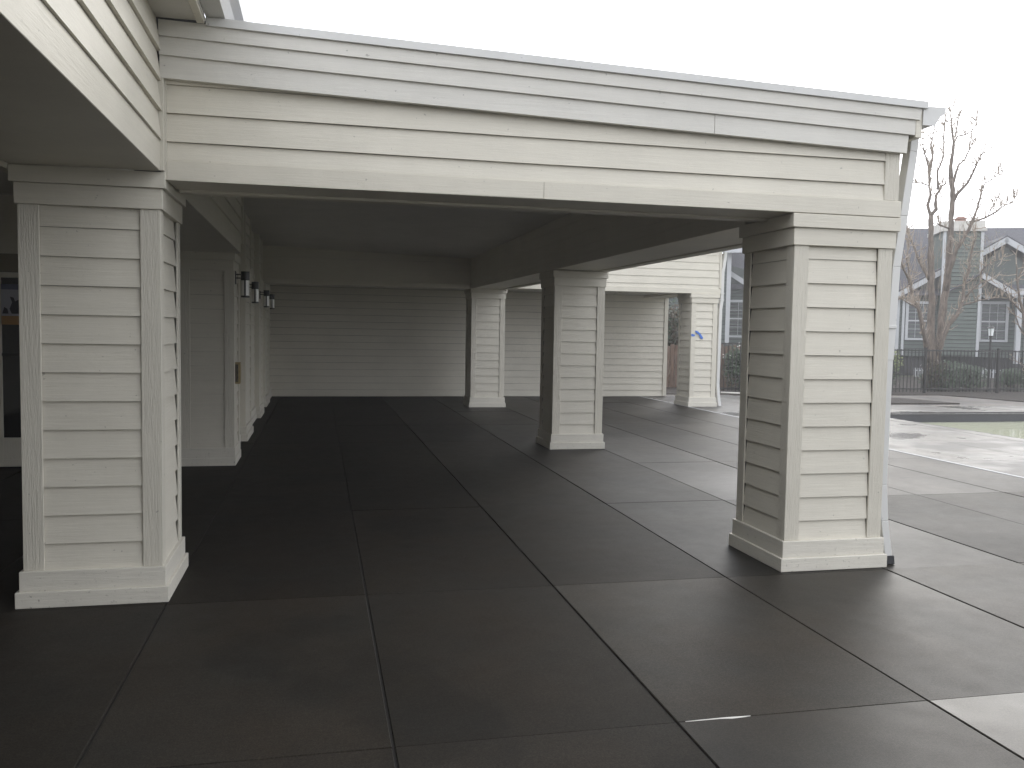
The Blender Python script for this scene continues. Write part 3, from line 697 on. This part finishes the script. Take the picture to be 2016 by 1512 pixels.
branch(tr, [px_pt(1833, 720, 22.6)] + PL_([(1833, 690, 0), (1833, 640, 0), (1835, 590, 0), (1833, 540, 0), (1833, 490, 0), (1833, 424, 0)], 22.6), .13, .070, 10)
branch(tr, [px_pt(1842, 720, 22.6)] + PL_([(1847, 690, 0), (1852, 640, .1), (1859, 590, .2), (1866, 550, .3), (1869, 500, .3), (1872, 450, .3), (1875, 394, .3), (1872, 350, .3)], 22.6), .125, .065, 10)
tr.build('trunk', bark_m, T1, smooth=True)
LB = [
 ([(1828, 715, -.1), (1826, 690, -.2), (1818, 655, -.4), (1810, 612, -.5), (1800, 595, -.5), (1795, 575, -.6), (1788, 550, -.6), (1776, 524, -.7), (1770, 500, -.7)], .085, .018),
 ([(1796, 578, -.6), (1790, 540, -.5), (1786, 505, -.5), (1788, 470, -.5)], .035, .01),
 ([(1806, 607, -.5), (1790, 598, -.8), (1768, 585, -1)], .028, .008),
 ([(1829, 550, 0), (1818, 527, .1), (1808, 510, .2), (1799, 485, .3), (1789, 461, .3), (1784, 440, .3)], .05, .018),
 ([(1833, 426, 0), (1827, 405, 0), (1831, 382, 0), (1827, 366, 0), (1815, 359, 0), (1803, 361, 0)], .06, .012),
 ([(1833, 424, 0), (1842, 412, 0), (1845, 382, 0), (1855, 367, .1), (1862, 362, .1)], .06, .02),
 ([(1829, 370, 0), (1828, 340, 0), (1825, 315, 0), (1817, 285, 0), (1817, 262, 0)], .035, .01),
 ([(1830, 345, 0), (1836, 310, .1), (1833, 290, .1), (1837, 263, .1), (1841, 240, .1)], .035, .01),
 ([(1847, 372, 0), (1846, 337, -.1), (1858, 306, -.1), (1858, 270, -.1), (1859, 247, -.1), (1863, 225, -.1)], .034, .008),
 ([(1872, 352, .3), (1873, 315, .3), (1877, 283, .3), (1873, 250, .3), (1872, 222, .3), (1879, 206, .3)], .065, .01),
 ([(1877, 284, .3), (1886, 269, .3), (1901, 265, .3), (1914, 257, .2), (1922, 247, .2), (1925, 228, .2)], .028, .008),
 ([(1880, 270, .3), (1886, 245, .3), (1889, 222, .3)], .02, .007),
 ([(1877, 398, .3), (1882, 383, .2), (1894, 371, .2), (1905, 360, .1), (1914, 342, .1), (1921, 326, 0), (1930, 308, 0), (1939, 292, 0)], .045, .01),
 ([(1875, 365, .3), (1881, 345, .2), (1889, 326, .2), (1900, 313, .2), (1909, 295, .1), (1918, 275, .1)], .04, .01),
 ([(1861, 570, .2), (1869, 530, 0), (1884, 491, -.2), (1895, 472, -.3), (1907, 453, -.3), (1916, 432, -.4), (1922, 415, -.4), (1930, 391, -.5), (1935, 367, -.5)], .085, .022),
 ([(1935, 370, -.5), (1939, 361, -.5), (1951, 355, -.6), (1972, 336, -.6)], .02, .006),
 ([(1915, 436, -.4), (1939, 430, -.5), (1954, 422, -.6), (1972, 409, -.7), (1990, 400, -.7), (2004, 383, -.8), (2018, 376, -.8)], .035, .008),
 ([(1944, 428, -.5), (1957, 405, -.5), (1966, 389, -.5)], .018, .006),
 ([(1846, 718, 0), (1852, 680, -.2), (1867, 640, -.3), (1884, 620, -.4), (1897, 590, -.4), (1897, 561, -.4), (1907, 535, -.5), (1911, 505, -.5), (1918, 470, -.6), (1920, 450, -.6)], .085, .018),
 ([(1899, 586, -.4), (1916, 569, -.5), (1931, 557, -.6), (1952, 551, -.6)], .035, .010),
 ([(1895, 601, -.4), (1912, 595, -.4), (1929, 591, -.4), (1950, 587, -.4), (1973, 586, -.4)], .030, .007),
 ([(1931, 557, -.6), (1933, 535, -.6), (1941, 523, -.7), (1958, 514, -.7), (1974, 505, -.7)], .022, .007),
 ([(1869, 450, .3), (1862, 447, .2), (1852, 443, .2), (1846, 440, .2)], .03, .012)]
tw = MB()
for pts, r0, r1 in LB:
    b = MB(); pp = branch(b, PL_(pts, 22.6), r0, r1, 7, .3); b.build('limb', bark_m, T1, smooth=True)
    twigs(tw, pp[max(1, len(pp) // 4):], rnd, .95, .36); twigs(tw, pp[len(pp) // 2:], rnd, .8, .30); uprights(tw, pp, rnd, 6 + 2 * len(pp), .46)
tag(tw.build('twigs', bark2_m, T1, fix=False), kind='stuff')
# shoots sprouting around the trunk, with a few pale leaves
sh = MB(); lf = MB()
for k in range(90):
    a = rnd.uniform(1780, 1862); b0 = rnd.uniform(470, 610); dp = 22.6 + rnd.uniform(-.3, .3); p = px_pt(a, b0, dp)
    q = p + Vector((rnd.gauss(0, .05), 0, rnd.uniform(.25, .6))); sh.tube([p, p.lerp(q, .5) + Vector((rnd.gauss(0, .02), 0, 0)), q], [.006, .005, .003], 3)
for k in range(130):
    a = rnd.uniform(1885, 1975); b0 = rnd.uniform(470, 570); p = px_pt(a, b0, 22.1 + rnd.uniform(-.3, .3))
    q = p + Vector((rnd.gauss(0, .12), rnd.gauss(0, .1), rnd.uniform(.08, .3))); sh.tube([p, q], [.005, .003], 3); leaf_cloud(lf, tuple(q), (.06, .06, .06), 2, .020, 0, rnd)
tag(sh.build('shoots', bark2_m, T1, fix=False), kind='stuff'); tag(lf.build('young_leaves', leafy_m, T1, fix=False), kind='stuff')

T2 = thing('bare_tree', tuple(px_pt(2026, 772, 22.2)), 'slender bare tree at the right edge of the picture, in front of the green house', 'tree')
b = MB(); q0 = px_pt(2026, 772, 22.2); q0.z = 0
pp = branch(b, [q0, px_pt(2024, 680, 22.2), px_pt(2014, 620, 22.2), px_pt(2004, 570, 22.2), px_pt(2001, 520, 22.2)], .08, .02); b.build('trunk', bark_m, T2, smooth=True)
tw = MB(); twigs(tw, pp[3:], rnd, 1, .6)
for l in ([(2012, 615, 0), (2000, 600, 0), (1988, 590, 0), (1975, 560, 0)], [(2022, 670, 0), (2005, 640, .2), (1996, 610, .2), (1990, 570, .2)], [(2003, 560, 0), (2012, 530, 0), (2018, 490, 0)]):
    b = MB(); pp = branch(b, PL_(l, 22.2), .03, .008); b.build('limb', bark_m, T2, smooth=True); twigs(tw, pp, rnd, .8, .4)
tag(tw.build('twigs', bark2_m, T2, fix=False), kind='stuff')

# ------------------------------------------------------------ neighbouring green houses
HO = Vector((25.386, 31.281, 0)); HD = Vector((.90631, -.42262, 0)); HN = Vector((.42262, .90631, 0))   # along the street front, away from us
HM = Matrix((( HD.x, HN.x, 0, HO.x), (HD.y, HN.y, 0, HO.y), (0, 0, 1, 0), (0, 0, 0, 1)))
def hbuild(mb_, name, mat, par, bevel=0):
    mb_.v = [tuple(HM @ Vector(v)) for v in mb_.v]
    return mb_.build(name, mat, par, bevel)
def hlaps(mb_, s0, s1, z0, z1, t0, e=.16):
    laps(mb_, (s0, t0, 0), (1, 0, 0), (0, -1, 0), s1 - s0, lines_from(z0 + e, z1, e), z0, z1, t=.03, step=3, gap=.02)
def hgable(mb_, s0, s1, sa, z0, za, t0, e=.16):   # triangular siding in courses
    z = z0
    while z < za - .02:
        z2 = min(z + e, za); f0 = (z - z0) / (za - z0); f1 = (z2 - z0) / (za - z0)
        l0, r0 = s0 + (sa - s0) * f0, s1 + (sa - s1) * f0; l1, r1 = s0 + (sa - s0) * f1, s1 + (sa - s1) * f1
        mb_.hexa([(l0, t0 - .022, z), (r0, t0 - .022, z), (r0, t0 + .1, z), (l0, t0 + .1, z), (l1, t0 - .003, z2), (r1, t0 - .003, z2), (r1, t0 + .1, z2), (l1, t0 + .1, z2)])
        z = z2
def hwindow(par, s0, s1, z0, z1, t0, cols=3, rows=4):
    b = MB(); fw = .11
    b.box(s0, s0 + fw, t0 - .06, t0, z0, z1); b.box(s1 - fw, s1, t0 - .06, t0, z0, z1); b.box(s0 + fw, s1 - fw, t0 - .06, t0, z1 - fw, z1); b.box(s0 + fw, s1 - fw, t0 - .07, t0, z0, z0 + fw * .8)
    zm = (z0 + z1) / 2; b.box(s0 + fw, s1 - fw, t0 - .045, t0 - .005, zm - .03, zm + .03)
    wf = hbuild(b, 'window', hwhite_m, par)
    b = MB(); b.box(s0 + fw, s1 - fw, t0 - .02, t0 - .01, z0 + fw * .8, z1 - fw); g_ = hbuild(b, 'pane', wglass_m, par); 
    b = MB()
    for k in range(1, cols): x = s0 + fw + (s1 - s0 - 2 * fw) * k / cols; b.box(x - .007, x + .007, t0 - .035, t0 - .021, z0 + fw, z1 - fw)
    for k in range(1, rows):
        if k * 2 == rows: continue
        z_ = z0 + fw + (z1 - z0 - 2 * fw) * k / rows; b.box(s0 + fw, s1 - fw, t0 - .034, t0 - .022, z_ - .007, z_ + .007)
    m_ = hbuild(b, 'muntins', hwhite_m, par)
    for q in (g_, m_): q.parent = wf; q.matrix_parent_inverse = Matrix.Identity(4)
def hrake(par, s0, z0, s1, z1, t0, w_=.20, dep=.35):
    b = MB(); d_ = Vector((s1 - s0, 0, z1 - z0)).normalized(); n_ = Vector((-d_.z, 0, d_.x)); n_ = n_ if n_.z > 0 else -n_
    p = [Vector((s0, 0, z0)), Vector((s1, 0, z1))]
    q = [p[0], p[1], p[1] - n_ * w_, p[0] - n_ * w_]
    i = [(v.x, t0 - .36, v.z) for v in q] + [(v.x, t0 - .30, v.z) for v in q]
    b.hexa(i); hbuild(b, 'rake_board', hwhite_m, par)
def hroof_gable(par, s0, z0, sa, za, s1, z1, t0, t1):
    b = MB()
    for (a, za_, c, zc) in ((s0, z0, sa, za), (sa, za, s1, z1)):
        b.hexa([(a, t0 - .36, za_ + .004), (c, t0 - .36, zc + .004), (c, t1, zc + .004), (a, t1, za_ + .004), (a, t0 - .36, za_ + .06), (c, t0 - .36, zc + .06), (c, t1, zc + .06), (a, t1, za_ + .06)])
    hbuild(b, 'gable_roof', roof_m, par)
HA = thing('green_house', (25.4, 31.3, 0), 'green lap sided house with white trim, steep grey roof and chimney beyond the bare tree', 'house')
b = MB(); hlaps(b, -2.0, 8, .82, 3.35, 0); b.box(-2.0, 8, .03, 8, .82, 3.3); hlaps(b, -4.18, -2.0, .9, 3.4, 1.6); b.box(-4.18, -2.01, 1.64, 8, 0, 3.35); hgable(b, -2.0, 1.4, -.30, 3.35, 4.25, 0)
hgable(b, .2, 4.3, 2.15, 3.35, 5.45, .3); hbuild(b, 'wall', greend_m, HA)
b = MB(); b.box(-2.0, 8, .1, 8, 0, .82); hbuild(b, 'foundation_shadow_band', found_m, HA)
b = MB()   # main roof
b.hexa([(-6.0, -.3, 3.32), (9, -.3, 3.32), (9, 4, 6.50), (-6.0, 4, 6.50), (-6.0, -.3, 3.40), (9, -.3, 3.40), (9, 4, 6.58), (-6.0, 4, 6.58)])
b.hexa([(-6.0, 4, 6.50), (9, 4, 6.50), (9, 8.3, 3.32), (-6.0, 8.3, 3.32), (-6.0, 4, 6.58), (9, 4, 6.58), (9, 8.3, 3.40), (-6.0, 8.3, 3.40)])
hbuild(b, 'roof', roof_m, HA)
b = MB(); hlaps(b, -.34, 1.10, .9, 5.92, -.55, .16); b.box(-.34, 1.10, -.52, 1.6, .9, 5.92); CH = hbuild(b, 'chimney', green_m, HA)
b = MB(); b.box(-.46, 1.22, -.68, 1.7, 5.92, 6.06); b.box(-.40, 1.16, -.62, 1.66, 6.06, 6.33); c1 = hbuild(b, 'chimney_cap', stone_m, HA)
b = MB(); b.box(.18, .58, -.25, .25, 6.33, 6.40); b.box(.22, .54, -.2, .2, 6.40, 6.47); b.box(.16, .60, -.28, .28, 6.47, 6.50); b.box(.25, .5, -.15, .15, 6.50, 6.56); c2 = hbuild(b, 'chimney_pot', brick_m, HA)
b = MB(); b.box(-.37, -.27, -.60, -.50, .9, 5.92); b.box(1.03, 1.14, -.60, -.50, .85, 5.92); c3 = hbuild(b, 'corner_board', hwhite_m, HA)
for q in (c1, c2, c3): q.parent = CH; q.matrix_parent_inverse = Matrix.Identity(4)
hwindow(HA, -1.56, -.50, 1.48, 3.10, 0); hwindow(HA, 1.24, 2.36, 1.46, 3.12, 0)
hrake(HA, -2.15, 3.33, -.30, 4.42, 0); hrake(HA, -.30, 4.42, 1.6, 3.33, 0); hroof_gable(HA, -2.2, 3.33, -.30, 4.42, 1.6, 3.33, 0, 2.4)
hrake(HA, .1, 4.5, 2.15, 5.74, .3, .22); hrake(HA, 2.15, 5.74, 4.4, 4.35, .3, .22); hroof_gable(HA, -.2, 4.3, 2.15, 5.74, 4.5, 4.3, .3, 3.4)
hrake(HA, 1.12, 4.22, 2.45, 3.40, -.5, .2); hroof_gable(HA, -.2, 3.4, 1.12, 4.22, 2.45, 3.4, -.5, 1.0)
b = MB(); hgable(b, -.1, 2.3, 1.12, 3.35, 4.02, -.45); hbuild(b, 'porch_gable', greend_m, HA)
for (s0, s1) in ((2.44, 2.62), (2.80, 2.98), (3.9, 4.08)):
    b = MB(); b.box(s0, s1, -.75, -.57, .6, 3.4); hbuild(b, 'porch_post', hwhite_m, HA)
b = MB(); b.box(2.35, 5.5, -.9, 0.2, 3.35, 3.6); hbuild(b, 'porch_beam', hwhite_m, HA)
b = MB(); b.box(-1.93, -1.80, -.05, .05, .85, 3.33); b.box(-1.70, -1.60, -.06, .03, .85, 3.2); hbuild(b, 'corner_board', hwhite_m, HA)
# low white picket gates near the house
for s0, s1, lb in ((-1.40, -.80, 'short white picket fence left of the tree, low against the green house'), (1.0, 2.10, 'low white picket fence behind the shrubs, under the right window')):
    q = HM @ Vector(((s0 + s1) / 2, -1.2, 0)); t = thing('white_picket_fence', tuple(q), lb, 'fence', 'low white fences by the green house')
    b = MB(); k = s0
    while k < s1: b.box(k, k + .07, -1.22, -1.20, -.0, .36); k += .13
    hbuild(b, 'pickets', hwhite_m, t)
    b = MB(); b.box(s0, s1, -1.195, -1.17, .24, .28); hbuild(b, 'rail', hwhite_m, t)
HB = thing('green_house', (17.5, 35.2, 0), 'tall grey green house wing with white corner board, seen between the two right columns', 'house')
b = MB(); hlaps(b, -13.5, -8.78, .9, 5.1, -.0); b.box(-13.5, -8.76, .03, 8, .5, 5.1); hlaps(b, -8.70, -4.2, .9, 3.6, 1.2); b.box(-8.7, -4.2, 1.23, 8, .5, 3.6)
hgable(b, -11.0, -5.2, -8.95, 3.6, 4.75, 1.2); hbuild(b, 'wall', greend_m, HB)
b = MB(); b.box(-13.5, -4.2, 1.3, 8, 0, .9); b.box(-13.5, -8.8, .1, 8, 0, .9); hbuild(b, 'foundation_shadow_band', found_m, HB)
b = MB(); b.box(-8.88, -8.70, -.06, .06, 1.15, 5.12); hbuild(b, 'corner_board', hwhite_m, HB)
b = MB(); b.box(-13.6, -8.25, -.45, -.38, 5.10, 5.30); hbuild(b, 'fascia_board', hwhite_m, HB)
b = MB(); b.hexa([(-13.6, -.45, 5.3), (-8.25, -.45, 5.3), (-8.25, 4, 7.4), (-13.6, 4, 7.4), (-13.6, -.45, 5.36), (-8.25, -.45, 5.36), (-8.25, 4, 7.46), (-13.6, 4, 7.46)])
b.hexa([(-9.0, 1.0, 3.62), (-3.8, 1.0, 3.62), (-3.8, 4.6, 6.3), (-9.0, 4.6, 6.3), (-9.0, 1.0, 3.7), (-3.8, 1.0, 3.7), (-3.8, 4.6, 6.38), (-9.0, 4.6, 6.38)]); hbuild(b, 'roof', roof_m, HB)
hrake(HB, -9.0, 4.62, -7.5, 3.62, 1.2, .2); hwindow(HB, -8.85, -7.75, 1.46, 3.14, 1.2, 2, 4)
# distant conifers and shrubs hide the horizon between the houses
def crown(x, y, z, r, h, label, mats, count=2500):
    t = thing('evergreen_tree', (x, y, 0), label, 'tree', 'trees behind the fence by the rear wall'); rn = random.Random(int(x * 37)); b = MB()
    for k in range(9):
        an = rn.uniform(0, 6.28); rr = r * rn.uniform(.1, .6); leaf_cloud(b, (x + rr * math.cos(an), y + rr * math.sin(an), z + h * rn.uniform(-.35, .4)), (r * .5, r * .5, h * .22), count // 9, .09, rn.randrange(len(mats)), rn)
    b.build('crown', mats, t, fix=False); b = MB(); b.tube([(x, y, 0), (x + .1, y, z * .6), (x, y, z + h * .3)], [.16, .12, .04], 8); b.build('trunk', bark_m, t)
crown(12.6, 31, 2.8, 1.9, 3.8, 'dark evergreen showing through the gap past the rear wall', [leafd_m, leafb_m])
crown(10.6, 33, 2.8, 1.9, 3.8, 'left dark evergreen behind the rear wall corner', [leafd_m])

# ------------------------------------------------------------ haze
HAZE = 0.003
if HAZE:
    b = MB(); b.box(-101, 101, -101, 101, -2.4, 8.4);
    m = bpy.data.materials.new('haze_air'); m.use_nodes = True; nn = m.node_tree; nn.nodes.clear()
    mo = nn.nodes.new('ShaderNodeOutputMaterial'); pv = nn.nodes.new('ShaderNodeVolumePrincipled')
    pv.inputs['Color'].default_value = (.97, .96, .95, 1); pv.inputs['Density'].default_value = HAZE; pv.inputs['Anisotropy'].default_value = .3
    nn.links.new(pv.outputs[0], mo.inputs['Volume'])
    tag(b.build('haze', m), kind='stuff')
